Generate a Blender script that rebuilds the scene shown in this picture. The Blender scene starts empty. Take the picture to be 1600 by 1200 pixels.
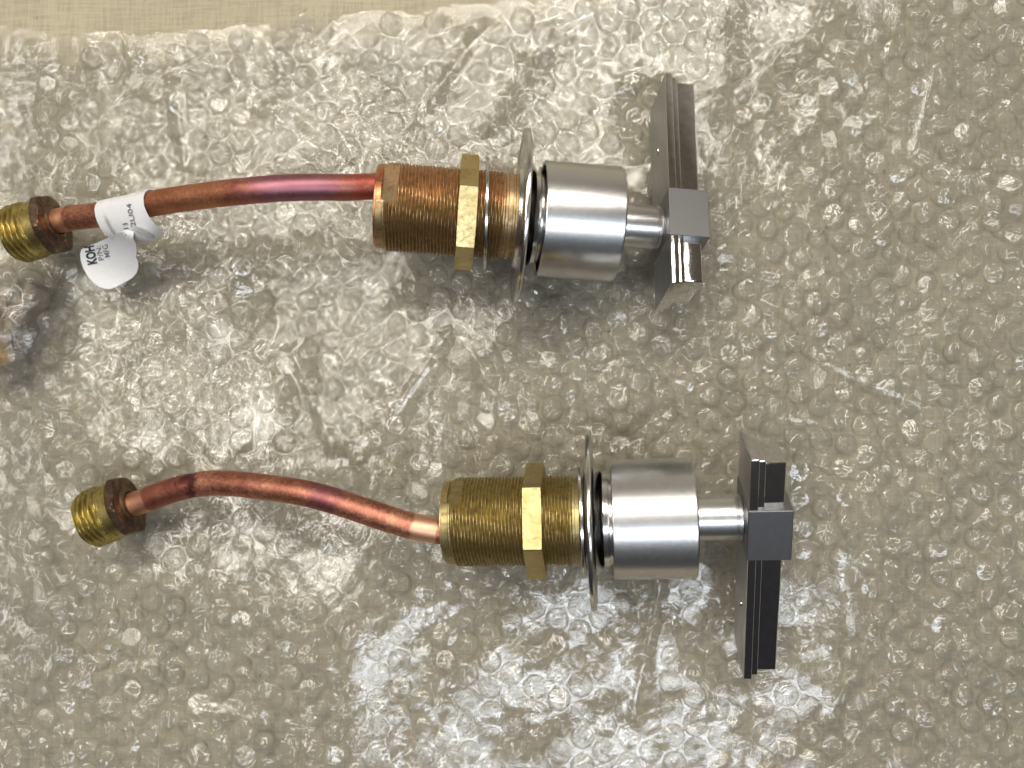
import bpy, bmesh, math, random
import numpy as np
from mathutils import Matrix, Vector
from mathutils.bvhtree import BVHTree

random.seed(7); RNG = np.random.default_rng(11)
MM = 0.001
sc = bpy.context.scene
COL = sc.collection

# ------------------------------------------------------------------ camera
cam_d = bpy.data.cameras.new('camera'); cam = bpy.data.objects.new('camera', cam_d); COL.objects.link(cam)
CAMZ, CPX, CPY, FPX = 356.9, 0.054, 0.016, 1358.0
cam.location = (0, 0, CAMZ * MM); cam.rotation_euler = (CPX, CPY, 0)
cam_d.sensor_width = 36; cam_d.lens = FPX / 1600 * 36
cam_d.clip_start = 0.005; cam_d.clip_end = 20
cam_d.dof.use_dof = True; cam_d.dof.focus_distance = 0.325; cam_d.dof.aperture_fstop = 11
sc.camera = cam

# ------------------------------------------------------------------ world: a dim warm room
w = bpy.data.worlds.new('World'); sc.world = w; w.use_nodes = True
nt = w.node_tree; N = nt.nodes; L = nt.links
bg = N['Background']
tc = N.new('ShaderNodeTexCoord'); sp = N.new('ShaderNodeSeparateXYZ'); L.new(tc.outputs['Generated'], sp.inputs[0])
mr = N.new('ShaderNodeMapRange'); mr.inputs[1].default_value = -1.0; mr.inputs[2].default_value = 0.7
L.new(sp.outputs['Y'], mr.inputs[0])
cr = N.new('ShaderNodeValToRGB'); L.new(mr.outputs[0], cr.inputs[0])
cr.color_ramp.elements[0].color = (0.026, 0.027, 0.031, 1); cr.color_ramp.elements[1].color = (0.11, 0.090, 0.064, 1)
# pale walls of the room round the horizon, the ceiling dimmer
wl = N.new('ShaderNodeValToRGB'); L.new(sp.outputs['Z'], wl.inputs[0])
wl.color_ramp.elements[0].position = 0.10; wl.color_ramp.elements[0].color = (1, 1, 1, 1)
wl.color_ramp.elements[1].position = 0.52; wl.color_ramp.elements[1].color = (0, 0, 0, 1)
mw = N.new('ShaderNodeMix'); mw.data_type = 'RGBA'; L.new(wl.outputs[0], mw.inputs[0]); L.new(cr.outputs[0], mw.inputs[6]); wc = N.new('ShaderNodeValToRGB'); L.new(mr.outputs[0], wc.inputs[0]); L.new(wc.outputs[0], mw.inputs[7])
wc.color_ramp.elements[0].position = 0.18; wc.color_ramp.elements[0].color = (0.030, 0.030, 0.033, 1); wc.color_ramp.elements[1].position = 0.62; wc.color_ramp.elements[1].color = (0.44, 0.39, 0.31, 1)
L.new(mw.outputs[2], bg.inputs[0]); bg.inputs[1].default_value = 1.0

# ------------------------------------------------------------------ lamps: ceiling panels and a cooler window strip
def area(name, loc, target, sx, sy, power, col):
    d = bpy.data.lights.new(name, 'AREA'); d.shape = 'RECTANGLE'; d.size = sx; d.size_y = sy
    d.energy = power; d.color = col
    o = bpy.data.objects.new(name, d); COL.objects.link(o); o.location = loc
    o.rotation_euler = (Vector(target) - Vector(loc)).to_track_quat('-Z', 'Y').to_euler()
    return o
for ty, tp in ((0.40, 4.8), (0.56, 4.8), (0.74, 5.4), (0.95, 6.0)):      # ceiling light, split into narrow tubes to sharpen the film's glints
    area('ceiling_tube', (-0.22, ty, 1.45), (0, 0, 0), 1.6, 0.038, tp, (1.0, 0.945, 0.85))
area('window_light', (0.14, -0.50, 1.25), (0, 0, 0), 0.72, 0.17, 5.4, (0.84, 0.91, 1.0))
area('ceiling_lamp', (-0.46, -0.06, 1.3), (0, 0, 0), 0.22, 0.22, 2.2, (1.0, 0.95, 0.88))

sc.view_settings.view_transform = 'Standard'; sc.view_settings.look = 'None'
sc.view_settings.exposure = 0.0; sc.view_settings.gamma = 1
sc.render.engine = 'CYCLES'
sc.cycles.max_bounces = 7; sc.cycles.transparent_max_bounces = 40
sc.cycles.glossy_bounces = 4; sc.cycles.diffuse_bounces = 2
sc.cycles.sample_clamp_indirect = 4.0
sc.cycles.caustics_reflective = False; sc.cycles.caustics_refractive = False

# ------------------------------------------------------------------ projection helper: a photo pixel at a height z (mm) -> world mm
_R = (Matrix.Rotation(CPY, 3, 'Y') @ Matrix.Rotation(CPX, 3, 'X'))
def at(px, py, z):
    d = _R @ Vector(((px - 800) / FPX, (600 - py) / FPX, -1.0))
    t = (z - CAMZ) / d.z
    return Vector((d.x * t, d.y * t, z))

# ------------------------------------------------------------------ material helpers
def mat(name):
    m = bpy.data.materials.new(name); m.use_nodes = True
    n = m.node_tree.nodes; l = m.node_tree.links
    return m, n, l, n['Principled BSDF']
def coords(n, l, scale=(1000, 1000, 1000), rot=(0, 0, 0)):
    t = n.new('ShaderNodeTexCoord'); mp = n.new('ShaderNodeMapping')
    mp.inputs['Scale'].default_value = scale; mp.inputs['Rotation'].default_value = rot
    l.new(t.outputs['Object'], mp.inputs[0]); return mp.outputs[0]
def noise(n, l, v, scale, detail=4, rough=0.5, dist=0.0):
    t = n.new('ShaderNodeTexNoise'); t.inputs['Scale'].default_value = scale; t.inputs['Detail'].default_value = detail
    t.inputs['Roughness'].default_value = rough; t.inputs['Distortion'].default_value = dist
    l.new(v, t.inputs['Vector']); return t.outputs['Fac']
def ramp(n, l, f, stops):
    r = n.new('ShaderNodeValToRGB'); e = r.color_ramp.elements
    while len(e) < len(stops): e.new(0.5)
    for i, (p, c) in enumerate(stops):
        e[i].position = p; e[i].color = (c[0], c[1], c[2], 1) if not isinstance(c, (int, float)) else (c, c, c, 1)
    l.new(f, r.inputs[0]); return r.outputs[0]
def mixc(n, l, f, a, b, mode='MIX'):
    m = n.new('ShaderNodeMix'); m.data_type = 'RGBA'; m.blend_type = mode
    if isinstance(f, float): m.inputs[0].default_value = f
    else: l.new(f, m.inputs[0])
    for k, v in ((6, a), (7, b)):
        if isinstance(v, tuple): m.inputs[k].default_value = (*v, 1)
        else: l.new(v, m.inputs[k])
    return m.outputs[2]
def bump(n, l, h, dist, strength=1.0, nrm=None):
    b = n.new('ShaderNodeBump'); b.inputs['Distance'].default_value = dist; b.inputs['Strength'].default_value = strength
    l.new(h, b.inputs['Height'])
    if nrm is not None: l.new(nrm, b.inputs['Normal'])
    return b.outputs[0]
def math_(n, l, op, a, b=None, c=None):
    m = n.new('ShaderNodeMath'); m.operation = op
    for i, v in enumerate((a, b, c)):
        if v is None: continue
        if isinstance(v, (int, float)): m.inputs[i].default_value = v
        else: l.new(v, m.inputs[i])
    return m.outputs[0]

# chrome, polished
def make_chrome():
    m, n, l, p = mat('polished_chrome')
    p.inputs['Metallic'].default_value = 1; v = coords(n, l)
    f = noise(n, l, v, 0.35, 5, 0.6)
    l.new(ramp(n, l, f, [(0.3, (0.66, 0.66, 0.66)), (0.7, (0.78, 0.78, 0.78))]), p.inputs['Base Color'])
    l.new(ramp(n, l, noise(n, l, v, 0.8, 6, 0.7), [(0.3, 0.05), (0.8, 0.16)]), p.inputs['Roughness'])
    l.new(bump(n, l, noise(n, l, v, 0.07, 2), 0.0004, 0.5), p.inputs['Normal'])
    return m
# brushed nickel; streaks run round the axis, with finer diagonal scratches
def make_brushed(name, base, rough, axis_streak=True):
    m, n, l, p = mat(name); p.inputs['Metallic'].default_value = 1
    v = coords(n, l, (6000, 350, 350) if axis_streak else (500, 5000, 500))
    s1 = noise(n, l, v, 1.0, 3, 0.7)
    v2 = coords(n, l, (5200, 420, 420), (0.35, 0.5, 0.75)); s2 = noise(n, l, v2, 1.0, 2, 0.7)
    v3 = coords(n, l); s3 = noise(n, l, v3, 0.12, 4, 0.6)
    c = mixc(n, l, s3, tuple(b * 0.92 for b in base), base)
    c = mixc(n, l, ramp(n, l, s1, [(0.35, 0.0), (0.7, 0.16)]), c, tuple(b * 0.72 for b in base))
    l.new(c, p.inputs['Base Color'])
    r = math_(n, l, 'MULTIPLY_ADD', s2, 0.16, rough - 0.08); l.new(r, p.inputs['Roughness'])
    b1 = bump(n, l, s1, 0.00001, 0.35); b2 = bump(n, l, s2, 0.000016, 0.5, b1); l.new(b2, p.inputs['Normal'])
    if axis_streak:
        tg = n.new('ShaderNodeTangent'); tg.direction_type = 'RADIAL'; tg.axis = 'X'; l.new(tg.outputs[0], p.inputs['Tangent']); p.inputs['Anisotropic'].default_value = 0.85
    return m
# (the darker satin back of the lever)
# brass with tarnish patches
def make_brass(name, clean, tarn, dark, rough=0.34, amount=0.5, patch=0.09, grime=0.5):
    m, n, l, p = mat(name); p.inputs['Metallic'].default_value = 1
    v = coords(n, l)
    f1 = noise(n, l, v, patch, 6, 0.62, 0.6)
    a = ramp(n, l, f1, [(amount - 0.12, 0.0), (amount + 0.10, 1.0)])
    c = mixc(n, l, a, clean, tarn)
    f2 = noise(n, l, v, 0.55, 6, 0.7, 0.4)
    c = mixc(n, l, ramp(n, l, f2, [(grime, 0.0), (grime + 0.2, 0.8)]), c, dark)
    l.new(c, p.inputs['Base Color'])
    l.new(ramp(n, l, f2, [(0.3, rough - 0.06), (0.75, rough + 0.22)]), p.inputs['Roughness'])
    l.new(bump(n, l, noise(n, l, v, 1.6, 4, 0.6), 0.00006, 0.6), p.inputs['Normal'])
    return m
# threaded body: streaked blend, darker tone low on one side, paler brown above
def make_body_brass(name, top, low, stain_hi):
    m, n, l, p = mat(name); p.inputs['Metallic'].default_value = 1
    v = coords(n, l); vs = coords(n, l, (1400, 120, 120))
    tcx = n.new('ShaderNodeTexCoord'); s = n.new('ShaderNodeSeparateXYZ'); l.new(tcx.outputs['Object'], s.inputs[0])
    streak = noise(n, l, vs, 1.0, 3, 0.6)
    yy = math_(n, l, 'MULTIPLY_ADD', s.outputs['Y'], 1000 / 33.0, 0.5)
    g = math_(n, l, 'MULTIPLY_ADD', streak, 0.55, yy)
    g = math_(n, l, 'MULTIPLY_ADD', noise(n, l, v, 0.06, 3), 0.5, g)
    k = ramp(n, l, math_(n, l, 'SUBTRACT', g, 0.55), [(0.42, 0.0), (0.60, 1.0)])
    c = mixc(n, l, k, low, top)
    f2 = noise(n, l, v, 0.5, 6, 0.72, 0.4)
    c = mixc(n, l, ramp(n, l, f2, [(0.46, 0.0), (0.68, 0.75)]), c, stain_hi)
    l.new(c, p.inputs['Base Color'])
    l.new(ramp(n, l, f2, [(0.3, 0.36), (0.7, 0.56)]), p.inputs['Roughness'])
    l.new(bump(n, l, noise(n, l, v, 2.0, 3), 0.00004, 0.5), p.inputs['Normal'])
    return m
# copper tube: heat tints and clean bands placed along the tube (attribute 'run' = position along it)
def make_copper(name, bands, clean, extra):
    m, n, l, p = mat(name); p.inputs['Metallic'].default_value = 1
    v = coords(n, l)
    a = n.new('ShaderNodeAttribute'); a.attribute_name = 'run'; run = a.outputs['Fac']
    f1 = noise(n, l, v, 0.10, 6, 0.62, 0.5); f2 = noise(n, l, v, 0.9, 6, 0.75)
    c = ramp(n, l, f1, [(0.34, (0.46, 0.18, 0.125)), (0.50, (0.64, 0.28, 0.19)), (0.64, (0.76, 0.38, 0.235))])
    c = mixc(n, l, ramp(n, l, f2, [(0.40, 0.55), (0.62, 0.0)]), c, (0.16, 0.055, 0.035))
    wob = math_(n, l, 'MULTIPLY_ADD', math_(n, l, 'SUBTRACT', noise(n, l, v, 0.22, 4, 0.6), 0.5), 0.16, run)
    def band(c, lo, hi, soft, col, amt=1.0, src=None):
        u = ramp(n, l, src if src is not None else wob, [(lo - soft, 0.0), (lo, 1.0), (hi, 1.0), (hi + soft, 0.0)])
        if amt < 1.0: u = math_(n, l, 'MULTIPLY', u, amt)
        return mixc(n, l, u, c, col)
    for b in bands: c = band(c, *b)
    wob2 = math_(n, l, 'MULTIPLY_ADD', math_(n, l, 'SUBTRACT', noise(n, l, v, 0.35, 5, 0.7), 0.5), 0.030, run)
    for b in clean: c = band(c, *b, src=wob2)
    l.new(c, p.inputs['Base Color'])
    l.new(ramp(n, l, f2, [(0.3, 0.42), (0.7, 0.58)]), p.inputs['Roughness'])
    l.new(bump(n, l, f2, 0.00005, 0.5), p.inputs['Normal'])
    return m
# film of the bubble wrap
def make_film(name, haze, wrinkle, tint=(0.992, 0.992, 0.985)):
    m, n, l, p = mat(name); n.remove(p); out = n['Material Output']
    g = n.new('ShaderNodeNewGeometry')
    mp = n.new('ShaderNodeMapping'); mp.inputs['Scale'].default_value = (1000, 1000, 1000); l.new(g.outputs['Position'], mp.inputs[0])
    v = mp.outputs[0]
    r1 = noise(n, l, v, 0.28, 3, 0.55, 1.2)
    ridge = math_(n, l, 'ABSOLUTE', math_(n, l, 'SUBTRACT', r1, 0.5))
    r2 = noise(n, l, v, 0.75, 3, 0.6, 0.8)
    ridge2 = math_(n, l, 'ABSOLUTE', math_(n, l, 'SUBTRACT', r2, 0.5))
    b = bump(n, l, ridge, 0.0030, wrinkle); b = bump(n, l, ridge2, 0.0006, wrinkle, b)
    gl = n.new('ShaderNodeBsdfGlossy'); gl.inputs['Color'].default_value = (1, 1, 1, 1)
    l.new(b, gl.inputs['Normal']); l.new(ramp(n, l, r2, [(0.35, 0.015), (0.65, 0.05)]), gl.inputs['Roughness'])
    tr = n.new('ShaderNodeBsdfTransparent'); tr.inputs['Color'].default_value = (*tint, 1)
    df = n.new('ShaderNodeBsdfDiffuse'); df.inputs['Color'].default_value = (0.93, 0.90, 0.84, 1); l.new(b, df.inputs['Normal'])
    tl = n.new('ShaderNodeBsdfTranslucent'); tl.inputs['Color'].default_value = (0.93, 0.90, 0.84, 1); l.new(b, tl.inputs['Normal'])
    a1 = n.new('ShaderNodeMixShader'); a1.inputs[0].default_value = 0.35; l.new(df.outputs[0], a1.inputs[1]); l.new(tl.outputs[0], a1.inputs[2])
    lw = n.new('ShaderNodeLayerWeight'); lw.inputs['Blend'].default_value = 0.25; l.new(b, lw.inputs['Normal'])
    hz = math_(n, l, 'MULTIPLY_ADD', lw.outputs['Facing'], 1.0, 0.0)
    hz = math_(n, l, 'MULTIPLY_ADD', math_(n, l, 'POWER', hz, 2.2), haze * 4.2, haze * 0.62)
    a2 = n.new('ShaderNodeMixShader'); l.new(hz, a2.inputs[0]); l.new(tr.outputs[0], a2.inputs[1]); l.new(a1.outputs[0], a2.inputs[2])
    fr = n.new('ShaderNodeFresnel'); fr.inputs['IOR'].default_value = 1.5; l.new(b, fr.inputs['Normal'])
    fs = math_(n, l, 'MINIMUM', math_(n, l, 'MULTIPLY', fr.outputs[0], 1.15), 0.5)
    a3 = n.new('ShaderNodeMixShader'); l.new(fs, a3.inputs[0]); l.new(a2.outputs[0], a3.inputs[1]); l.new(gl.outputs[0], a3.inputs[2])
    l.new(a3.outputs[0], out.inputs['Surface'])
    return m

M = {}
M['chrome'] = make_chrome()
M['brushed'] = make_brushed('brushed_nickel', (0.66, 0.655, 0.645), 0.22)
M['nickel'] = make_brushed('polished_nickel', (0.74, 0.735, 0.72), 0.15)
M['satin'] = make_brushed('satin_chrome', (0.32, 0.32, 0.33), 0.44, False)
M['tan'] = make_brass('pale_brass', (0.80, 0.62, 0.34), (0.66, 0.46, 0.22), (0.40, 0.25, 0.12), 0.5, 0.5, 0.12, 0.6)
M['bundle_shade'] = make_brushed('bundle_shade_metal', (0.20, 0.165, 0.13), 0.42, False)  # dark tone for the shade put inside the wrapped bundle
M['back'] = make_brushed('satin_back', (0.50, 0.50, 0.505), 0.42, False)
M['bright'] = make_brass('bright_brass', (0.60, 0.48, 0.24), (0.50, 0.38, 0.165), (0.26, 0.17, 0.07), 0.36, 0.55, 0.12, 0.56)
M['body_a'] = make_body_brass('copper_stained_brass', (0.66, 0.44, 0.25), (0.44, 0.33, 0.18), (0.20, 0.12, 0.065))
M['body_b'] = make_body_brass('tarnished_brass', (0.54, 0.45, 0.21), (0.46, 0.375, 0.18), (0.18, 0.125, 0.075))
M['old'] = make_brass('dull_brass', (0.60, 0.50, 0.19), (0.40, 0.32, 0.12), (0.12, 0.075, 0.03), 0.33, 0.5, 0.14, 0.5)
M['oxid'] = make_brass('oxidised_brass', (0.24, 0.165, 0.10), (0.13, 0.085, 0.065), (0.05, 0.03, 0.025), 0.45, 0.5, 0.2, 0.52)
M['clean_cu'] = make_brass('copper_plated_rim', (0.72, 0.33, 0.14), (0.50, 0.20, 0.11), (0.22, 0.09, 0.05), 0.30, 0.52, 0.2, 0.6)
M['copper_a'] = make_copper('heat_tinted_copper',
    [(0.66, 0.93, 0.05, (0.46, 0.15, 0.15), 0.5), (0.70, 0.86, 0.05, (0.30, 0.16, 0.26), 0.5), (0.935, 0.97, 0.02, (0.55, 0.13, 0.10), 0.8), (0.30, 0.56, 0.08, (0.60, 0.26, 0.11), 0.45)],
    [(0.018, 0.055, 0.006, (0.80, 0.42, 0.24), 0.85)], None)
M['copper_b'] = make_copper('bent_copper',
    [(0.62, 0.68, 0.03, (0.26, 0.09, 0.14), 0.6), (0.215, 0.245, 0.02, (0.14, 0.05, 0.06), 0.9), (0.08, 0.20, 0.03, (0.36, 0.11, 0.085), 0.6)],
    [(0.03, 0.075, 0.008, (0.78, 0.42, 0.26), 0.8), (0.908, 0.972, 0.005, (0.86, 0.50, 0.34), 1.0)], None)
M['film'] = make_film('clear_film', 0.165, 0.05)
M['film_low'] = make_film('clear_film_under', 0.14, 0.04)
M['film_milky'] = make_film('milky_film', 0.15, 0.15)

def make_paper():
    m, n, l, p = mat('white_label_paper'); v = coords(n, l)
    l.new(ramp(n, l, noise(n, l, v, 0.5, 3), [(0.3, (0.80, 0.80, 0.81)), (0.7, (0.85, 0.85, 0.86))]), p.inputs['Base Color'])
    p.inputs['Roughness'].default_value = 0.45
    l.new(bump(n, l, noise(n, l, v, 0.12, 3), 0.0003, 0.4), p.inputs['Normal'])
    return m
M['paper'] = make_paper()
m, n, l, p = mat('label_ink'); p.inputs['Base Color'].default_value = (0.035, 0.035, 0.045, 1); p.inputs['Roughness'].default_value = 0.6; M['ink'] = m
m, n, l, p = mat('worn_label_ink'); p.inputs['Base Color'].default_value = (0.20, 0.20, 0.21, 1); p.inputs['Roughness'].default_value = 0.6; M['ink2'] = m
def make_table():
    m, n, l, p = mat('cream_canvas_table'); v = coords(n, l)
    c = ramp(n, l, noise(n, l, v, 0.02, 5, 0.6), [(0.3, (0.48, 0.42, 0.29)), (0.7, (0.55, 0.485, 0.345))])
    vx = coords(n, l, (1000, 80, 1000)); vy = coords(n, l, (80, 1000, 1000))
    t1 = noise(n, l, vx, 0.9, 3, 0.6); t2 = noise(n, l, vy, 0.9, 3, 0.6)
    th = math_(n, l, 'ADD', t1, t2)
    c = mixc(n, l, ramp(n, l, math_(n, l, 'MULTIPLY', th, 0.5), [(0.38, 0.45), (0.55, 0.0)]), c, (0.27, 0.245, 0.165))
    sp_ = noise(n, l, v, 0.35, 3, 0.7)
    c = mixc(n, l, ramp(n, l, sp_, [(0.27, 0.9), (0.33, 0.0)]), c, (0.14, 0.12, 0.06))
    l.new(c, p.inputs['Base Color']); p.inputs['Roughness'].default_value = 0.75
    l.new(bump(n, l, th, 0.0002, 0.3), p.inputs['Normal'])
    return m
M['table'] = make_table()

# ------------------------------------------------------------------ mesh helpers (all lengths in mm, stored in metres)
def mesh_np(name, V, F, m, smooth=True, sharp=None):
    me = bpy.data.meshes.new(name)
    V = np.asarray(V, np.float32) * MM; F = np.asarray(F, np.int32)
    k = F.shape[1]
    me.vertices.add(len(V)); me.vertices.foreach_set('co', V.ravel())
    me.loops.add(F.size); me.loops.foreach_set('vertex_index', F.ravel())
    me.polygons.add(len(F)); me.polygons.foreach_set('loop_start', np.arange(0, F.size, k, dtype=np.int32))
    me.polygons.foreach_set('loop_total', np.full(len(F), k, np.int32))
    me.update(calc_edges=True); me.validate()
    if smooth: me.shade_smooth()
    else: me.shade_flat()
    if sharp: me.set_sharp_from_angle(angle=math.radians(sharp))
    me.materials.append(m)
    return me
def link(name, me, parent=None, mtx=None):
    o = bpy.data.objects.new(name, me); COL.objects.link(o)
    if parent is not None: o.parent = parent
    if mtx is not None: o.matrix_basis = mtx
    return o
def bm_mesh(name, bm, m, sharp=35):
    me = bpy.data.meshes.new(name); bmesh.ops.recalc_face_normals(bm, faces=bm.faces); bm.to_mesh(me); bm.free()
    me.shade_smooth(); me.set_sharp_from_angle(angle=math.radians(sharp)); me.materials.append(m); return me
def box_mesh(name, x0, x1, y0, y1, z0, z1, m, bev=0.3, seg=2):
    bm = bmesh.new(); bmesh.ops.create_cube(bm, size=1)
    for v in bm.verts:
        v.co = Vector(((x0 + x1) / 2 + v.co.x * (x1 - x0), (y0 + y1) / 2 + v.co.y * (y1 - y0), (z0 + z1) / 2 + v.co.z * (z1 - z0))) * MM
    if bev: bmesh.ops.bevel(bm, geom=list(bm.edges), offset=bev * MM, segments=seg, profile=0.5, affect='EDGES')
    return bm_mesh(name, bm, m, 16)
def lathe(name, prof, m, nt=96, sharp=30):
    """prof: list of (x, r) along the axis; r=0 at an end closes it"""
    V = []; F = []; pr = [prof[0]]
    for (xa, ra), (xb, rb) in zip(prof[:-1], prof[1:]):      # support loops keep long faces straight-sided
        ln = math.hypot(xb - xa, rb - ra)
        if ln > 0.8: pr += [(xa + (xb - xa) * 0.1 / ln, ra + (rb - ra) * 0.1 / ln), (xb - (xb - xa) * 0.1 / ln, rb - (rb - ra) * 0.1 / ln)]
        pr.append((xb, rb))
    prof = pr
    th = np.linspace(0, 2 * math.pi, nt, endpoint=False)
    for x, r in prof:
        r = max(r, 1e-3)
        V.append(np.stack([np.full(nt, x), r * np.cos(th), r * np.sin(th)], 1))
    V = np.concatenate(V); i = np.arange(nt); j = (i + 1) % nt
    for k in range(len(prof) - 1):
        F.append(np.stack([k * nt + i, k * nt + j, (k + 1) * nt + j, (k + 1) * nt + i], 1))
    return mesh_np(name, V, np.concatenate(F), m, True, sharp)
def threaded(name, s0, s1, rc, depth, pitch, m, nt=120, per=6, flats=(), end0=None, end1=None, taper=1.0, sharp=32):
    """a real helical thread from s0 to s1 along X; flats = (angle, half chord distance, s_from, s_to)"""
    ns = int((s1 - s0) / pitch * per) + 1
    s = np.linspace(s0, s1, ns); th = np.linspace(0, 2 * math.pi, nt, endpoint=False)
    S, T = np.meshgrid(s, th, indexing='ij')
    ph = ((S / pitch - T / (2 * math.pi)) % 1.0)
    tri = 1 - np.abs(ph * 2 - 1)
    tri = np.clip(tri * 1.25 - 0.08, 0, 1)
    fade = np.clip(np.minimum((S - s0), (s1 - S)) / (pitch * taper), 0, 1)
    Rr = rc - depth + depth * tri * fade
    jr = np.random.default_rng(int(rc * 10) + nt); nz_ = jr.standard_normal((ns // 3 + 2, nt // 3 + 2)); nz_ = np.repeat(np.repeat(nz_, 3, 0), 3, 1)[:ns, :nt]
    Rr = Rr + 0.035 * nz_ * tri * fade - 0.22 * depth * (np.abs(nz_) > 2.3) * tri
    Y = Rr * np.cos(T); Z = Rr * np.sin(T)
    for ang, dist, fa, fb in flats:
        ny, nz = math.cos(ang), math.sin(ang)
        d = Y * ny + Z * nz; mask = (S >= fa) & (S <= fb) & (d > dist)
        Y = np.where(mask, Y - (d - dist) * ny, Y); Z = np.where(mask, Z - (d - dist) * nz, Z)
    V = np.stack([S, Y, Z], 2).reshape(-1, 3)
    i = np.arange(nt); j = (i + 1) % nt; F = []
    for k in range(ns - 1): F.append(np.stack([k * nt + i, k * nt + j, (k + 1) * nt + j, (k + 1) * nt + i], 1))
    V = [V]; base = ns * nt
    for side, prof in ((0, end0), (1, end1)):
        if not prof: continue
        prev = 0 if side == 0 else (ns - 1) * nt
        for x, r in prof:
            y = r * np.cos(th); z = r * np.sin(th)
            for ang, dist, fa, fb in flats:
                if fa <= x <= fb:
                    ny, nz = math.cos(ang), math.sin(ang); d = y * ny + z * nz; q = np.maximum(d - dist, 0)
                    y = y - q * ny; z = z - q * nz
            V.append(np.stack([np.full(nt, x), y, z], 1))
            q = np.stack([base + i, base + j, prev + j, prev + i], 1)
            F.append(q if side == 0 else q[:, ::-1]); prev = base; base += nt
    return mesh_np(name, np.concatenate(V), np.concatenate(F), m, True, sharp)
def hexnut(name, x0, x1, rc, m, bore=0.0, cham=0.8, rot=0.0, bev=0.25):
    nt = 180; th = np.linspace(0, 2 * math.pi, nt, endpoint=False)
    a = ((th - rot) % (math.pi / 3)) - math.pi / 6
    rh = rc * math.cos(math.pi / 6) / np.cos(a)
    rows = []
    apo = rc * math.cos(math.pi / 6)
    for x, lim in ((x0, bore), (x0, apo - 0.1), (x0 + cham * 0.35, apo + (rc - apo) * 0.45), (x0 + cham, rc - bev), (x0 + cham * 1.6, rc),
                   (x1 - cham * 1.6, rc), (x1 - cham, rc - bev), (x1 - cham * 0.35, apo + (rc - apo) * 0.45), (x1, apo - 0.1), (x1, bore)):
        r = np.minimum(rh, max(lim, 1e-3)); rows.append(np.stack([np.full(nt, x), r * np.cos(th), r * np.sin(th)], 1))
    i = np.arange(nt); j = (i + 1) % nt; F = [np.stack([k * nt + i, k * nt + j, (k + 1) * nt + j, (k + 1) * nt + i], 1) for k in range(len(rows) - 1)]
    return mesh_np(name, np.concatenate(rows), np.concatenate(F), m, True, 22)
def catmull(P, n):
    P = [Vector(p) for p in P]; out = []; ts = []
    Q = [P[0] * 2 - P[1]] + P + [P[-1] * 2 - P[-2]]
    for i in range(1, len(Q) - 2):
        for k in range(n):
            t = k / n; a, b, c, d = Q[i - 1], Q[i], Q[i + 1], Q[i + 2]
            out.append(0.5 * ((2 * b) + (c - a) * t + (2 * a - 5 * b + 4 * c - d) * t * t + (3 * b - a - 3 * c + d) * t ** 3)); ts.append(i - 1 + t)
    out.append(P[-1]); ts.append(len(P) - 1); return out, ts
def tube(name, path, run, rfun, m, nt=40):
    V = []; U = []; nrm = None
    th = np.linspace(0, 2 * math.pi, nt, endpoint=False)
    for k, p in enumerate(path):
        t = (path[min(k + 1, len(path) - 1)] - path[max(k - 1, 0)]).normalized()
        up = Vector((0, 0, 1)); a = up.cross(t).normalized(); b = t.cross(a)
        for q in th:
            r = rfun(run[k], q); V.append(p + a * (r * math.cos(q)) + b * (r * math.sin(q))); U.append(run[k])
    V = np.array([tuple(v) for v in V]); i = np.arange(nt); j = (i + 1) % nt
    F = np.concatenate([np.stack([k * nt + i, k * nt + j, (k + 1) * nt + j, (k + 1) * nt + i], 1) for k in range(len(path) - 1)])
    me = mesh_np(name, V, F, m, True)
    at_ = me.attributes.new('run', 'FLOAT', 'POINT'); at_.data.foreach_set('value', np.array(U, np.float32))
    return me

def frame(yaw, pitch, roll):
    cz, sz, cp, sp_, cr_, sr = math.cos(yaw), math.sin(yaw), math.cos(pitch), math.sin(pitch), math.cos(roll), math.sin(roll)
    Rz = Matrix(((cz, -sz, 0), (sz, cz, 0), (0, 0, 1))); Ry = Matrix(((cp, 0, -sp_), (0, 1, 0), (sp_, 0, cp))); Rx = Matrix(((1, 0, 0), (0, cr_, -sr), (0, sr, cr_)))
    return Rz @ Ry @ Rx
def mtx(R3, t): return Matrix.Translation(Vector(t) * MM) @ R3.to_4x4()

# ------------------------------------------------------------------ the table
# (one slab, its top just under the wrap)
TZ = -9.6
tb = box_mesh('table_top', -420, 420, -340, 340, TZ - 18, TZ, M['table'], 1.0); tb_o = link('table_top', tb)
tb_o['kind'] = 'structure'

# ------------------------------------------------------------------ bubble wrap
def field(seed, cell, ext=(-260, 260, -215, 215)):
    """smooth random height function of x, y (mm), unit amplitude"""
    r = np.random.default_rng(seed); nx = int((ext[1] - ext[0]) / cell) + 5; ny = int((ext[3] - ext[2]) / cell) + 5
    G = r.standard_normal((nx, ny))
    def f(x, y):
        u = np.clip((x - ext[0]) / cell + 1, 1.001, nx - 3.001); v = np.clip((y - ext[2]) / cell + 1, 1.001, ny - 3.001)
        i = u.astype(int); j = v.astype(int); a = u - i; b = v - j; out = 0
        def wgt(t): return [(1 - t) ** 3 / 6, (3 * t ** 3 - 6 * t ** 2 + 4) / 6, (-3 * t ** 3 + 3 * t ** 2 + 3 * t + 1) / 6, t ** 3 / 6]
        wa, wb = wgt(a), wgt(b)
        for p_ in range(4):
            for q_ in range(4): out = out + wa[p_] * wb[q_] * G[i + p_ - 1, j + q_ - 1]
        return out * 1.6
    return f
fE = field(8, 3.4)
fA, fB, fC, fD = field(1, 46), field(2, 19), field(3, 7.5), field(4, 30)
def seat(x, y):
    """where the fittings press the sheet down"""
    s = 0
    for (px, py, z, rad, dep) in SEATS:
        c = at(px, py, z); s = s + dep * np.exp(-((x - c.x) ** 2 + (y - c.y) ** 2) / (rad * rad))
    return s
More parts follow.
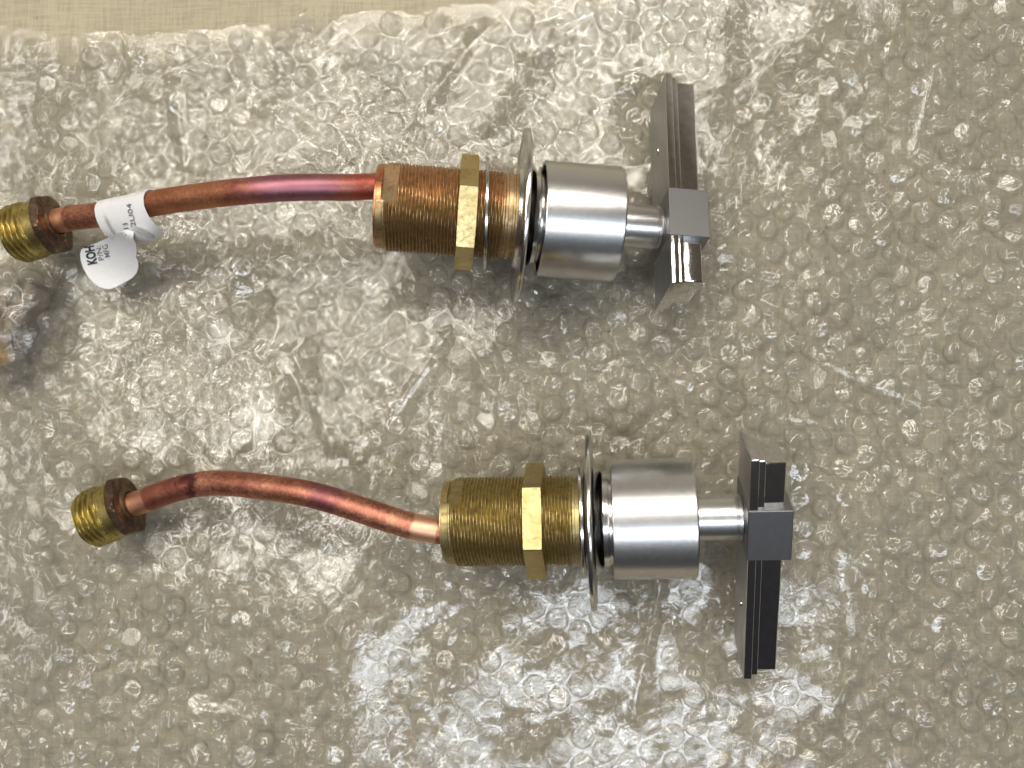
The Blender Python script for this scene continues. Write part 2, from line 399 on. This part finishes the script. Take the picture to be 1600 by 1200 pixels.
SEATS = [(1018, 180, -5, 15, 3.6), (1150, 1020, -2, 13, 1.5), (815, 345, -3, 15, 1.6), (925, 805, 0, 13, 0.6), (60, 365, 2, 16, 1.0), (165, 805, 2, 16, 1.0)]
def ridge_lines(x, y):
    """a few long creases of folded film"""
    h = 0
    for (x0, y0, x1, y1, wd, amp) in CREASES:
        a = at(x0, y0, -3); b = at(x1, y1, -3); dx, dy = b.x - a.x, b.y - a.y; LL = dx * dx + dy * dy
        t = np.clip(((x - a.x) * dx + (y - a.y) * dy) / LL, 0, 1)
        d = np.hypot(x - a.x - t * dx, y - a.y - t * dy); h = h + amp * np.exp(-(d / wd) ** 1.3)
    return h
CREASES = [(455, 545, 520, 700, 2.2, 1.8), (105, 1070, 225, 1045, 1.6, 1.6), (60, 880, 105, 960, 1.8, 2.0), (760, 40, 640, 190, 2.0, 0.8), (1040, 880, 990, 1120, 2.0, 1.2),
           (300, 1110, 400, 1130, 1.8, 0.8), (270, 130, 285, 260, 1.6, 1.8), (1290, 560, 1450, 630, 2.0, 1.2), (1480, 60, 1420, 280, 1.6, 0.5), (700, 520, 610, 650, 2.0, 1.4), (1400, 900, 1300, 1120, 2.5, 1.2)]
def U_top(x, y): return -4.9 + 0.9 * fA(x, y) + 0.72 * fB(x, y) + ridge_lines(x, y) * 0.8 - seat(x, y)
def U_low(x, y): return TZ + 0.9 + np.abs(0.35 * fD(x, y))
# top edge of the sheet in the photo
EDGE = [(-200, 52), (0, 46), (150, 43), (260, 45), (400, 33), (480, 22), (600, 18), (700, 8), (850, -8), (1000, -60), (1300, -90), (1900, -110)]
EX = np.array([at(px, py, -4).x for px, py in EDGE]); EY = np.array([at(px, py, -4).y for px, py in EDGE])
def inside(x, y, off=0.0): return y < np.interp(x, EX, EY) + off + 1.2 * fC(x, x * 0.3)

def film_grid(name, x0, x1, y0, y1, step, hf, m, test=None, jit=0.25):
    xs = np.arange(x0, x1 + step, step); ys = np.arange(y0, y1 + step, step)
    X, Y = np.meshgrid(xs, ys, indexing='ij'); X = X + RNG.uniform(-jit, jit, X.shape) * step; Y = Y + RNG.uniform(-jit, jit, Y.shape) * step
    Z = hf(X, Y); nx, ny = X.shape
    V = np.stack([X, Y, Z], 2).reshape(-1, 3)
    I = np.arange(nx * ny).reshape(nx, ny)
    F = np.stack([I[:-1, :-1], I[1:, :-1], I[1:, 1:], I[:-1, 1:]], 2).reshape(-1, 4)
    if test is not None:
        ok = test(V[:, 0], V[:, 1]); F = F[ok[F].all(1)]
        used = np.unique(F); mp = np.full(len(V), -1); mp[used] = np.arange(len(used)); V = V[used]; F = mp[F]
    return mesh_np(name, V, F, m, True)

def bubble_variant(rings, segs, R, H, r):
    """one half-crushed bubble: a rounded pillow, dented, puckered at its rim and crossed by fine folds"""
    rho = (np.linspace(0, 1, rings + 1) ** 0.72)[1:]
    th = np.linspace(0, 2 * math.pi, segs, endpoint=False)
    P, T = np.meshgrid(rho, th, indexing='ij')
    x = np.concatenate([[0], (P * R * np.cos(T)).ravel()]); y = np.concatenate([[0], (P * R * np.sin(T)).ravel()])
    q = np.hypot(x, y) / R; tt = np.arctan2(y, x)
    full = H * np.clip(1 - q ** r.uniform(2.2, 3.6), 0, 1) ** r.uniform(0.5, 0.7)
    h = full.copy()
    for _ in range(r.integers(1, 4)):                       # pushed-in sides, softly rounded
        a = r.uniform(0, 2 * math.pi); sl = r.uniform(0.15, 0.75); c = r.uniform(0.55, 1.05) * H
        pl = c + sl * (x * math.cos(a) + y * math.sin(a)); k = r.uniform(0.08, 0.3)
        h = 0.5 * (h + pl - np.sqrt((h - pl) ** 2 + k * k))
    for _ in range(r.integers(0, 3)):                       # round dents
        a = r.uniform(0, 2 * math.pi); d = r.uniform(0, 3.0); w_ = r.uniform(0.9, 2.0)
        h = h - r.uniform(0.4, 1.1) * np.exp(-((x - d * math.cos(a)) ** 2 + (y - d * math.sin(a)) ** 2) / w_ ** 2)
    h = np.maximum(h, 0.10 * full)
    for _ in range(r.integers(4, 9)):                       # fine folds, slightly curved
        a = r.uniform(0, math.pi); off = r.uniform(-0.75, 0.75) * R; cv = r.uniform(-0.12, 0.12)
        t = x * -math.sin(a) + y * math.cos(a); d = np.abs(x * math.cos(a) + y * math.sin(a) - off - cv * t * t)
        g = np.exp(-((t - r.uniform(-2.5, 2.5)) / r.uniform(1.0, 3.0)) ** 2)
        h = h + r.choice([-1, 1, 1]) * r.uniform(0.10, 0.34) * np.clip(1 - d / r.uniform(0.35, 0.75), 0, 1) * g * (1 - q ** 4)
    m1, m2 = r.integers(5, 9), r.integers(9, 15)
    h = h + H * 0.05 * (np.cos(m1 * tt + r.uniform(0, 6)) + 0.7 * np.cos(m2 * tt + r.uniform(0, 6))) * q ** 2.5 * (1 - q) * 2.6
    h = np.clip(h, 0, None) * (q < 0.999)
    V = np.stack([x, y, h], 1)
    i = np.arange(segs); j = (i + 1) % segs; F = [np.stack([np.zeros(segs, int), 1 + i, 1 + j], 1)]
    for k in range(rings - 1):
        a, b = 1 + k * segs, 1 + (k + 1) * segs
        F.append(np.stack([a + i, b + i, b + j], 1)); F.append(np.stack([a + i, b + j, a + j], 1))
    return V, np.concatenate(F)
def lattice(pitch, rot, ox, oy, x0, x1, y0, y1):
    out = []; c, s = math.cos(rot), math.sin(rot); rng = int(560 / pitch)
    for i in range(-rng, rng):
        for j in range(-rng, rng):
            u = i * pitch * 0.8660254; v = (j + (i % 2) * 0.5) * pitch
            x = c * u - s * v + ox; y = s * u + c * v + oy
            if x0 < x < x1 and y0 < y < y1: out.append((x, y))
    return np.array(out)
X0, X1, Y0, Y1 = -232, 240, -172, 196

wrap = bpy.data.objects.new('bubble_wrap', None); COL.objects.link(wrap); wrap.location = (0, 0, TZ * MM)
wrap['label'] = 'large crumpled sheet of clear bubble wrap spread over the cream table under both brass fittings'
wrap['category'] = 'bubble wrap'
W0 = Matrix.Translation((0, 0, -TZ * MM))
link('film', film_grid('film', X0, X1, Y0, Y1, 1.15, lambda x, y: U_top(x, y) + 0.16 * fC(x, y) + 0.10 * np.abs(fE(x, y)), M['film'], lambda x, y: inside(x, y)), wrap, W0)

vr = np.random.default_rng(5)
HI = [bubble_variant(20, 52, 5.0, vr.uniform(2.6, 3.9), vr) for _ in range(36)]
LO = [bubble_variant(9, 24, 5.0, vr.uniform(2.4, 3.4), vr) for _ in range(24)]
hi_me = [mesh_np('bubble', v, f, M['film'], True) for v, f in HI]
pts = lattice(10.7, 0.02, 1.7, 3.1, X0 + 6, X1 - 6, Y0 + 6, Y1 - 6)
pts = pts + RNG.normal(0, 0.28, pts.shape)
pts = pts[inside(pts[:, 0], pts[:, 1], -6)]
# nearest to the camera axis first: those 300 are parts, the rest one joined part
vis = np.hypot(pts[:, 0] * 0.75, pts[:, 1]); order = np.argsort(vis)
eps = 0.5
def tilt(x, y, U):
    gx = (U(x + eps, y) - U(x - eps, y)) / (2 * eps); gy = (U(x, y + eps) - U(x, y - eps)) / (2 * eps); return gx, gy
def bubble_fields(P, U):
    z = U(P[:, 0], P[:, 1]); gx, gy = tilt(P[:, 0], P[:, 1], U)
    k = len(P); ang = RNG.uniform(0, 2 * math.pi, k); hs = np.clip(RNG.normal(0.92, 0.2, k), 0.3, 1.25); hs[RNG.random(k) < 0.07] = 0.38
    hs = hs * np.clip(1 - 0.16 * seat(P[:, 0], P[:, 1]), 0.25, 1)
    rs = np.clip(RNG.normal(0.985, 0.03, k), 0.86, 1.06); return z, gx, gy, ang, hs, rs
bz, bgx, bgy, bang, bhs, brs = bubble_fields(pts, U_top)
for k in order[:300]:
    o = bpy.data.objects.new('bubble', hi_me[RNG.integers(len(hi_me))]); COL.objects.link(o); o.parent = wrap
    nrm = Vector((-bgx[k], -bgy[k], 1)).normalized()
    q = Vector((0, 0, 1)).rotation_difference(nrm).to_matrix() @ Matrix.Rotation(bang[k], 3, 'Z')
    o.matrix_basis = Matrix.Translation(Vector((pts[k, 0], pts[k, 1], bz[k] - TZ)) * MM) @ q.to_4x4() @ Matrix.Diagonal((brs[k], brs[k], bhs[k], 1))
def joined(name, P, idx, VAR, fl, m, parent, base, U):
    z, gx, gy, ang, hs, rs = fl; Vs = []; Fs = []; b = 0
    for k in idx:
        V, F = VAR[RNG.integers(len(VAR))]; c, s = math.cos(ang[k]), math.sin(ang[k])
        x = (V[:, 0] * c - V[:, 1] * s) * rs[k]; y = (V[:, 0] * s + V[:, 1] * c) * rs[k]
        Vs.append(np.stack([x + P[k, 0], y + P[k, 1], V[:, 2] * hs[k] + z[k] + gx[k] * x + gy[k] * y], 1)); Fs.append(F + b); b += len(V)
    o = link(name, mesh_np(name, np.concatenate(Vs), np.concatenate(Fs), m, True), parent, base); o['kind'] = 'stuff'; return o
MID = [bubble_variant(14, 36, 5.0, vr.uniform(2.6, 3.9), vr) for _ in range(60)]
joined('bubble_field', pts, order[300:], MID, (bz, bgx, bgy, bang, bhs, brs), M['film'], wrap, W0, U_top)
ptl = lattice(10.7, 0.33, 4.0, 1.0, X0 + 6, X1 - 6, Y0 + 6, Y1 - 6); ptl = ptl[inside(ptl[:, 0], ptl[:, 1], -8)]
joined('lower_bubble_field', ptl, np.arange(len(ptl)), LO, bubble_fields(ptl, U_low), M['film_low'], wrap, W0, U_low)

# loose unbubbled flaps of film lying on the sheet at the left
def flap(poly, z, seed):
    P = [at(px, py, z) for px, py in poly]; xs = [p.x for p in P]; ys = [p.y for p in P]
    f1, f2 = field(seed, 9), field(seed + 1, 3.6)
    def test(x, y):
        ins = np.zeros(len(x), bool); nP = len(P)
        for i in range(nP):
            a, b = P[i], P[(i + 1) % nP]; c = (a.y > y) != (b.y > y)
            xc = (b.x - a.x) * (y - a.y) / ((b.y - a.y) if abs(b.y - a.y) > 1e-6 else 1e-6) + a.x; ins ^= c & (x < xc)
        return ins
    me = film_grid('film_flap', min(xs), max(xs), min(ys), max(ys), 0.8, lambda x, y: np.maximum(z + 0.9 * np.abs(f1(x, y)) + 0.5 * np.abs(f2(x, y)), U_top(x, y) + 1.0), M['film_milky'], test)
    return link('film_flap', me, wrap, W0)
flap([(-60, 610), (60, 640), (75, 760), (62, 850), (110, 960), (70, 1090), (-60, 1120)], -0.6, 31)
flap([(-60, 30), (36, 40), (44, 130), (62, 230), (50, 290), (-60, 330)], -1.0, 37)

# ------------------------------------------------------------------ the wrapped item at the left edge
def wrapped_item():
    c = at(-26, 500, 4); root = bpy.data.objects.new('wrapped_fitting', None); COL.objects.link(root); root.location = Vector((c.x, c.y, -2.0)) * MM
    root['label'] = 'fitting rolled up in bubble wrap, cut off by the left edge below the coupling'
    root['category'] = 'wrapped fitting'
    core = lathe('brass_core', [(-15, 0), (-15, 8), (-14, 9), (-4, 9), (-3, 7), (4, 7), (5, 9.5), (12, 9.5), (13, 8.5), (13, 0)], M['tan'], 48)
    link('brass_core', core, root, mtx(frame(math.radians(100), 0, 0), (4.0, -4, 11.5)))
    link('shade_core', lathe('shade_core', [(-14, 0), (-14, 6), (-12, 8), (6, 8), (8, 7), (12, 7), (13, 6), (13, 0)], M['bundle_shade'], 48), root, mtx(frame(math.radians(65), 0, 0), (15, 4, 3.0)))  # added dark piece, stands in for the shade between the bundle's bubbles
    f1, f2 = field(61, 8, (-60, 60, -60, 60)), field(62, 3.5, (-60, 60, -60, 60))
    AX, AY, AH = 34.0, 26.0, 19.0
    def Hh(x, y): return AH * np.sqrt(np.clip(1 - (np.abs(x) / AX) ** 2.4 - (np.abs(y) / AY) ** 2.4, 0, 1)) + 0.4 * np.abs(f2(x, y)) + 0.5 * f1(x, y)
    link('film', film_grid('film', -34, 34, -26, 26, 0.8, Hh, M['film_milky'], lambda x, y: (np.abs(x) / AX) ** 2.4 + (np.abs(y) / AY) ** 2.4 < 0.995), root)
    P = lattice(9.6, 0.4, 1, 2, -33, 33, -26, 26)
    P = P[(np.abs(P[:, 0]) / AX) ** 2.4 + (np.abs(P[:, 1]) / AY) ** 2.4 < 0.97]
    rr = np.random.default_rng(9)
    var = []
    for _ in range(10):
        V, F = bubble_variant(12, 32, 4.6, 3.6, rr); q = np.hypot(V[:, 0], V[:, 1]) / 4.6
        V = V.copy(); V[:, 2] = 0.35 * V[:, 2] + 0.65 * 4.2 * np.sqrt(np.clip(1 - q ** 2.6, 0, 1)); var.append(mesh_np('bubble', V, F, M['film_milky'], True))
    for x, y in P:
        xa, ya = np.array([x]), np.array([y]); z = Hh(xa, ya)[0]
        e = 1.5; gx = (Hh(xa + e, ya)[0] - Hh(xa - e, ya)[0]) / (2 * e); gy = (Hh(xa, ya + e)[0] - Hh(xa, ya - e)[0]) / (2 * e)
        gl = math.hypot(gx, gy)
        if gl > 1.6: gx, gy = gx * 1.6 / gl, gy * 1.6 / gl
        o = bpy.data.objects.new('bubble', var[rr.integers(10)]); COL.objects.link(o); o.parent = root
        q = Vector((0, 0, 1)).rotation_difference(Vector((-gx, -gy, 1)).normalized()).to_matrix() @ Matrix.Rotation(rr.uniform(0, 6.28), 3, 'Z')
        o.matrix_basis = Matrix.Translation(Vector((x, y, z - 0.6)) * MM) @ q.to_4x4()
wrapped_item()

# ------------------------------------------------------------------ the two valve trims
def valve(label, group, pos, ypr, hroll_flip, nut_roll, washer, body_mat, cu_mat, ecc, flats, pipe_pts, coupling, kink, brass_end):
    base = Vector((pos[0], pos[1], 0))
    root = bpy.data.objects.new('shower_valve', None); COL.objects.link(root); root.location = base * MM
    root['label'] = label; root['category'] = 'valve'; root['group'] = group
    t = Vector(pos) - base
    Rb = frame(ypr[0], ypr[1], 0); Rh = frame(*ypr) @ (Matrix.Rotation(math.pi, 3, 'X') if hroll_flip else Matrix.Identity(3))
    mb = mtx(Rb, t); mh = mtx(Rh, t)
    # handle: stepped rectangular lever, long arm and short arm
    hd = link('handle', box_mesh('handle', 0, 3.0, -29.7, 63.2, -12.55, 12.55, M['chrome'], 0.34, 3), root, mh)
    hd.data.materials.append(M['back'])
    for f_ in hd.data.polygons:
        if f_.normal.x < -0.9: f_.material_index = 1
    def sub(name, me): return link(name, me, hd, None)
    sub('handle_step', box_mesh('handle_step', 2.9, 5.3, -28.6, 62.3, -11.3, 11.3, M['chrome'], 0.34, 3))
    sub('handle_bar', box_mesh('handle_bar', 5.2, 12.4, -27.0, 61.3, -9.7, 9.7, M['chrome'], 0.55, 4))
    sub('hub_block', box_mesh('hub_block', -0.35, 15.0, -10.1, 10.1, -13.0, 13.0, M['satin'], 0.35, 2))
    for yy in (36.5,):
        sub('set_screw', lathe('set_screw', [(-0.5, 0), (-0.5, 0.5), (-0.15, 0.7), (-0.15, 1.3), (-0.35, 1.5), (0.3, 1.7)], M['chrome'], 24)).matrix_basis = Matrix.Translation((0, yy * MM, -0.002))
    link('stem', lathe('stem', [(0.2, 7.9), (-0.5, 7.9), (-0.9, 8.35), (-2.2, 8.35), (-2.4, 8.0), (-2.9, 8.0), (-3.1, 8.35), (-19.5, 8.35)], M['brushed'], 96), root, mb)
    link('sleeve', lathe('sleeve', [(-17.9, 7.0), (-17.9, 9.2), (-17.7, 9.4), (-17.6, 9.6), (-17.6, 21.2), (-17.75, 21.6), (-18.1, 21.8), (-46.7, 21.8), (-47.0, 21.65), (-47.1, 21.3), (-47.1, 20.4), (-46.6, 20.2), (-22, 20.2), (-22, 7)], M['brushed'], 160), root, mb)
    link('sleeve_core', lathe('sleeve_core', [(-30, 16.5), (-51.5, 16.5), (-51.6, 16.3)], M['nickel'], 96), root, mb)
    link('escutcheon', lathe('escutcheon', [(-48.0, 16.4), (-48.1, 17.0), (-50.2, 17.3), (-50.7, 18.0), (-51.2, 19.0), (-52.6, 20.6), (-53.1, 21.2), (-53.35, 23), (-53.5, 29.5), (-53.55, 32.0), (-53.75, 32.6), (-54.2, 32.95),
        (-54.9, 33.0), (-55.4, 32.8), (-55.6, 32.3), (-55.55, 31.4), (-55.1, 30.5), (-54.8, 25.0), (-54.7, 20.5), (-55.4, 19.4), (-56.6, 18.9), (-56.9, 18.3), (-56.9, 14.0)], M['nickel'], 160), root, mb)
    # brass body with a real thread and milled flats
    r0 = 16.6
    body = threaded('threaded_body', -105.6, -61.2, r0, 0.92, 1.27, body_mat, 132, 7, flats,
                    end0=[(-106.0, 15.6), (-108.0, 15.5), (-108.3, 15.1), (-108.3, 1.0)],
                    end1=[(-61.0, 15.4), (-60.2, 15.4), (-60.0, 16.2), (-58.6, 16.2), (-58.4, 15.4), (-57.6, 15.4), (-57.4, 15.9), (-56.0, 15.9), (-55.8, 12)])
    bd = link('threaded_body', body, root, mb)
    link('end_rim', lathe('end_rim', [(-108.2, 12.0), (-108.85, 12.2), (-108.95, 14.6), (-108.7, 15.2), (-106.3, 15.45), (-106.1, 14.5)], brass_end, 96), root, mb)
    link('lock_nut', hexnut('lock_nut', -78.4, -71.6, 21.6, M['bright'], 15.0, 0.12, math.pi / 6 + math.pi / 6 + nut_roll), root, mb)
    ws, wt1, wt2 = washer
    link('washer', lathe('washer', [(-0.55, 16.0), (-0.6, 17), (-0.6, 21.0), (-0.4, 21.3), (0.4, 21.3), (0.6, 21.0), (0.6, 17), (0.55, 16.0)], M['nickel'], 128), root,
         mtx(Rb, t) @ Matrix.Translation((ws * MM, 0, 0)) @ Matrix.Rotation(wt1, 4, 'Z') @ Matrix.Rotation(wt2, 4, 'Y'))
    # copper pipe
    endc = Rb @ Vector((-108.0, ecc[0], ecc[1])) + Vector(pos); ein = Rb @ Vector((-100.0, ecc[0], ecc[1])) + Vector(pos)
    pts_ = [at(*p) for p in pipe_pts] + [endc, ein]
    path, ts = catmull([p - base for p in pts_], 10)
    x0, x1 = path[0].x, (endc - base).x
    run = [(p.x - x0) / (x1 - x0) for p in path]
    def rf(u, q):
        r = 4.85
        if kink: r *= 1 - 0.06 * math.exp(-((u - kink) / 0.018) ** 2) * (0.5 - 0.5 * math.cos(q + 2.6)) + 0.03 * math.exp(-((u - kink - 0.03) / 0.015) ** 2)
        return r
    link('copper_pipe', tube('copper_pipe', path, run, rf, cu_mat), root)
    link('solder_ring', lathe('solder_ring', [(-109.3, 4.5), (-109.2, 5.3), (-108.7, 5.7), (-108.2, 5.8)], M['clean_cu'], 40), root, mb @ Matrix.Translation((0, ecc[0] * MM, ecc[1] * MM)))
    # threaded coupling at the far end of the pipe; local X runs from the collar face towards the thread
    (cx, cy, cz), (dx, dy), spin = coupling
    p0 = at(cx, cy, cz) - base; X = Vector((dx, dy, -0.05)).normalized(); Yv = Vector((0, 0, 1)).cross(X).normalized(); Zv = X.cross(Yv)
    R3 = Matrix((X, Yv, Zv)).transposed(); mc = mtx(R3, p0)
    link('collar', hexnut('collar', 0, 3.7, 12.9, M['oxid'], 4.4, 0.9, spin), root, mc)
    link('collar_rim', lathe('collar_rim', [(0.3, 4.6), (-0.9, 4.9), (-1.1, 5.4), (-0.7, 6.6), (0.1, 7.2)], M['oxid'], 48), root, mc)
    link('coupling', threaded('coupling', 7.6, 18.0, 11.7, 1.45, 2.15, M['old'], 96, 10, (),
        end0=[(7.4, 10.5), (7.1, 10.6), (6.9, 11.2), (4.8, 11.3), (3.7, 11.4), (3.5, 11)],
        end1=[(18.3, 10.3), (18.7, 9.6), (18.7, 7.6), (18.2, 7.3), (9, 7.0), (9, 0.5)], taper=0.8), root, mc)
    return root, path, base

# angles of the milled flats: measured from the camera-facing line, about the body axis (Z up = 90 deg)
def fl(deg, dist, length): return (math.radians(deg), dist, -110.0, -106.0 + length)
va, path_a, base_a = valve(
    'upper shower valve with copper-brown threads and a white paper tag round its pipe', 'brushed nickel shower valves laid on the bubble wrap',
    (52.16, 78.03, 24.85), (math.radians(-3.37), math.radians(-5.47), math.radians(-17.12)), False, math.radians(18), (-67.6, math.radians(2.0), math.radians(-2)),
    M['body_a'], M['copper_a'], (6.9, 2.6), [fl(65, 13.4, 5.6)],
    [(84, 346, 16), (96, 344, 17.5), (112, 340.5, 18.5), (150, 336, 22), (200, 326, 27), (250, 316, 32.5), (300, 308.5, 37.5), (350, 302, 42), (400, 297, 45.5), (450, 293.5, 45.5), (500, 292.5, 44), (545, 293, 41.5)],
    ((87, 349, 16), (-0.966, -0.26), 0.25), None, M['clean_cu'])
vb, path_b, base_b = valve(
    'lower shower valve with yellow-brown threads and an S-bent copper pipe, no tag', 'brushed nickel shower valves laid on the bubble wrap',
    (78.48, -31.0, 38.84), (math.radians(1.65), math.radians(5.54), math.radians(25.72)), True, math.radians(-7.5), (-58.6, math.radians(0.6), math.radians(3)),
    M['body_b'], M['copper_b'], (-2.9, 6.4), [fl(35, 14.3, 5.0)],
    [(196, 791, 14), (210, 787.5, 14.5), (228, 781, 15.5), (250, 772.5, 17), (272, 765.3, 18.5), (294, 759.3, 20.3), (318, 755.7, 22.2), (345, 754.8, 24.3), (370, 756, 26), (400, 759.5, 28), (440, 764.5, 30), (480, 771.5, 31.5), (520, 782, 33), (560, 795, 34), (600, 808.5, 34.5), (640, 821, 35), (668, 826.5, 35)],
    ((203, 788, 14), (-0.935, -0.355), 0.55), 0.235, M['bright'])

# ------------------------------------------------------------------ the paper tag on the upper pipe
def paper_tag():
    # point on the pipe's centre line for an image x
    def pc(px):
        best = min(path_a, key=lambda p: abs(800 + FPX * ((_R.transposed() @ (p + base_a - Vector((0, 0, CAMZ)))).x) / -(_R.transposed() @ (p + base_a - Vector((0, 0, CAMZ)))).z - px))
        return best.copy()
    a, b = pc(162), pc(242); d = (b - a).normalized(); up = Vector((0, 0, 1)); nY = up.cross(d).normalized(); nZ = d.cross(nY)
    # cross-section (n = towards +Y, z): hugs the pipe, then a loose loop towards -Y
    sec = []
    for k in range(0, 15): q = math.radians(-20 + k * 110 / 14); sec.append((5.15 * math.cos(q), 5.15 * math.sin(q)))
    tail = [(-2.0, 4.95), (-4.0, 4.2), (-6.0, 3.0), (-7.8, 1.3), (-9.2, -0.9), (-9.9, -3.2), (-10.0, -5.0)]
    sec += tail; ns = 16; V = []
    for i in range(ns + 1):
        u = i / ns; c = a.lerp(b, u)
        # follow the pipe's curve
        px = 162 + 80 * u; c = pc(px) if 0 < i < ns else c
        for y, z in sec:
            f = 1.0 + ((0.27 * u / 0.72 if u < 0.72 else 0.27 - 0.36 * ((u - 0.72) / 0.28) ** 2) if y < -3 else 0); V.append(c + nY * (y * f) + nZ * z)
    k = len(sec); F = []
    for i in range(ns):
        for j in range(k - 1): F.append((i * k + j, i * k + j + 1, (i + 1) * k + j + 1, (i + 1) * k + j))
    bvh = BVHTree.FromPolygons([tuple(v) for v in V], F)
    def zs(px, py):
        o_ = Vector((0, 0, CAMZ)) - base_a; h = bvh.ray_cast(o_, (at(px, py, 0) - base_a - o_).normalized())
        return h[0].z if h[0] else 24.0
    tag = link('paper_tag', mesh_np('paper_tag', [tuple(v) for v in V], F, M['paper'], True), va)
    tag['label'] = 'white paper tag looped round the pipe'
    # the flag: rounded end of the label, hanging off the loop down to the wrap
    outl = [(166, 373), (176, 368), (187, 363), (198, 357), (205, 354), (209, 362), (208, 372), (212, 381), (213.5, 392), (212, 401), (215.5, 409), (216, 418), (213, 427), (207, 434), (199, 439), (189, 444), (180, 449), (170, 451.5), (161, 450.5), (152, 446.5), (144, 440), (136, 430), (130, 419), (126, 407), (125, 397), (127, 390), (134, 386), (150, 380)]
    def zf(px, py):
        s = ((px - 186) * -0.40 + (py - 362) * 0.92); return 29.5 - 18.0 * (1 - math.exp(-max(s, 0) / 23.0)) - 0.045 * max(s, 0) + 0.8 * math.sin(s / 14.0)
    bm = bmesh.new()
    cxp, cyp = 172, 404; rings = 9; rows = []
    cen = bm.verts.new((at(cxp, cyp, zf(cxp, cyp)) - base_a) * MM)
    # resample the outline
    Pn = []
    for i in range(len(outl)):
        p, q = outl[i], outl[(i + 1) % len(outl)]
        for t in (0, 0.5): Pn.append((p[0] * (1 - t) + q[0] * t, p[1] * (1 - t) + q[1] * t))
    for r in range(1, rings + 1):
        u = r / rings; rows.append([bm.verts.new((at(cxp + (x - cxp) * u, cyp + (y - cyp) * u, zf(cxp + (x - cxp) * u, cyp + (y - cyp) * u)) - base_a) * MM) for x, y in Pn])
    nP = len(Pn)
    for i in range(nP):
        bm.faces.new((cen, rows[0][(i + 1) % nP], rows[0][i]))
        for r in range(rings - 1): bm.faces.new((rows[r][i], rows[r][(i + 1) % nP], rows[r + 1][(i + 1) % nP], rows[r + 1][i]))
    bmesh.ops.recalc_face_normals(bm, faces=bm.faces)
    g = bmesh.ops.solidify(bm, geom=list(bm.faces), thickness=0.12 * MM)
    link('tag_flag', bm_mesh('tag_flag', bm, M['paper'], 60), tag)
    # the curled-under end of the loop, facing the front and so in its own shade
    up_c = [(205, 353.5, 33.5), (212, 354.5, 33.5), (220, 357.5, 33), (228, 362, 32), (235, 367, 30.5), (241, 370, 28)]
    lo_c = [(207, 361, 27), (210, 371, 22), (216, 378, 19), (223, 380.5, 18), (231, 378.5, 20), (241, 372, 25)]
    up_c = [(x, y, zs(x, y) + 0.3 + 2.4 * math.sin(math.pi * i / 5)) for i, (x, y, z) in enumerate(up_c)]
    V = []; F = []
    for (ax, ay, az), (bx, by, bz_) in zip(up_c, lo_c):
        for k2 in range(7):
            t = k2 / 6; zz = az * (1 - t) + bz_ * t + 1.6 * math.sin(math.pi * t); V.append(at(ax * (1 - t) + bx * t, ay * (1 - t) + by * t, zz) - base_a)
    for i in range(len(up_c) - 1):
        for k2 in range(6): F.append((i * 7 + k2, i * 7 + k2 + 1, (i + 1) * 7 + k2 + 1, (i + 1) * 7 + k2))
    link('tag_curl', mesh_np('tag_curl', [tuple(v) for v in V], F, M['paper'], True), tag)
    # print: the words run up the paper
    def put(name, s_, p0, p1, cap, m_, bold, zfun, lift=0.3):
        """print that follows the paper: each vertex is laid on the surface"""
        cu = bpy.data.curves.new(name, 'FONT'); cu.body = s_; cu.size = 1.0; cu.offset = bold; cu.resolution_u = 3
        o = bpy.data.objects.new(name, cu); COL.objects.link(o); bpy.context.view_layer.update()
        me = bpy.data.meshes.new_from_object(o.evaluated_get(bpy.context.evaluated_depsgraph_get())); bpy.data.objects.remove(o)
        bm = bmesh.new(); bm.from_mesh(me); bmesh.ops.subdivide_edges(bm, edges=[e for e in bm.edges if e.calc_length() > 0.25], cuts=2)
        bmesh.ops.triangulate(bm, faces=bm.faces)
        xs_ = [v.co.x for v in bm.verts]; w_ = max(xs_) - min(xs_); x00 = min(xs_); ln = math.hypot(p1[0] - p0[0], p1[1] - p0[1])
        dx, dy = (p1[0] - p0[0]) / ln, (p1[1] - p0[1]) / ln
        for v in bm.verts:
            tx = (v.co.x - x00) / w_ * ln; ty = v.co.y / 0.70 * cap
            px, py = p0[0] + dx * tx + dy * ty, p0[1] + dy * tx - dx * ty
            v.co = (at(px, py, zfun(px, py) + lift) - base_a) * MM
        bm.to_mesh(me); bm.free(); me.materials.clear(); me.materials.append(m_)
        return link(name, me, tag)
    put('lettering', 'KOH', (151.5, 411.5), (146, 383), 14.5, M['ink'], 0.035, zf)
    put('lettering', 'P/N:', (162.5, 405.5), (157, 383.5), 8.5, M['ink2'], 0.004, zf)
    put('lettering', 'MFG', (172, 401), (167.5, 381.5), 8.5, M['ink2'], 0.004, zf)
    put('lettering', '2U04', (212, 353), (204, 317.5), 7.5, M['ink2'], 0.006, zs, 0.5)
    put('lettering', '1I', (200.5, 357.5), (198.5, 348), 7.5, M['ink2'], 0.006, zs, 0.5)
paper_tag()
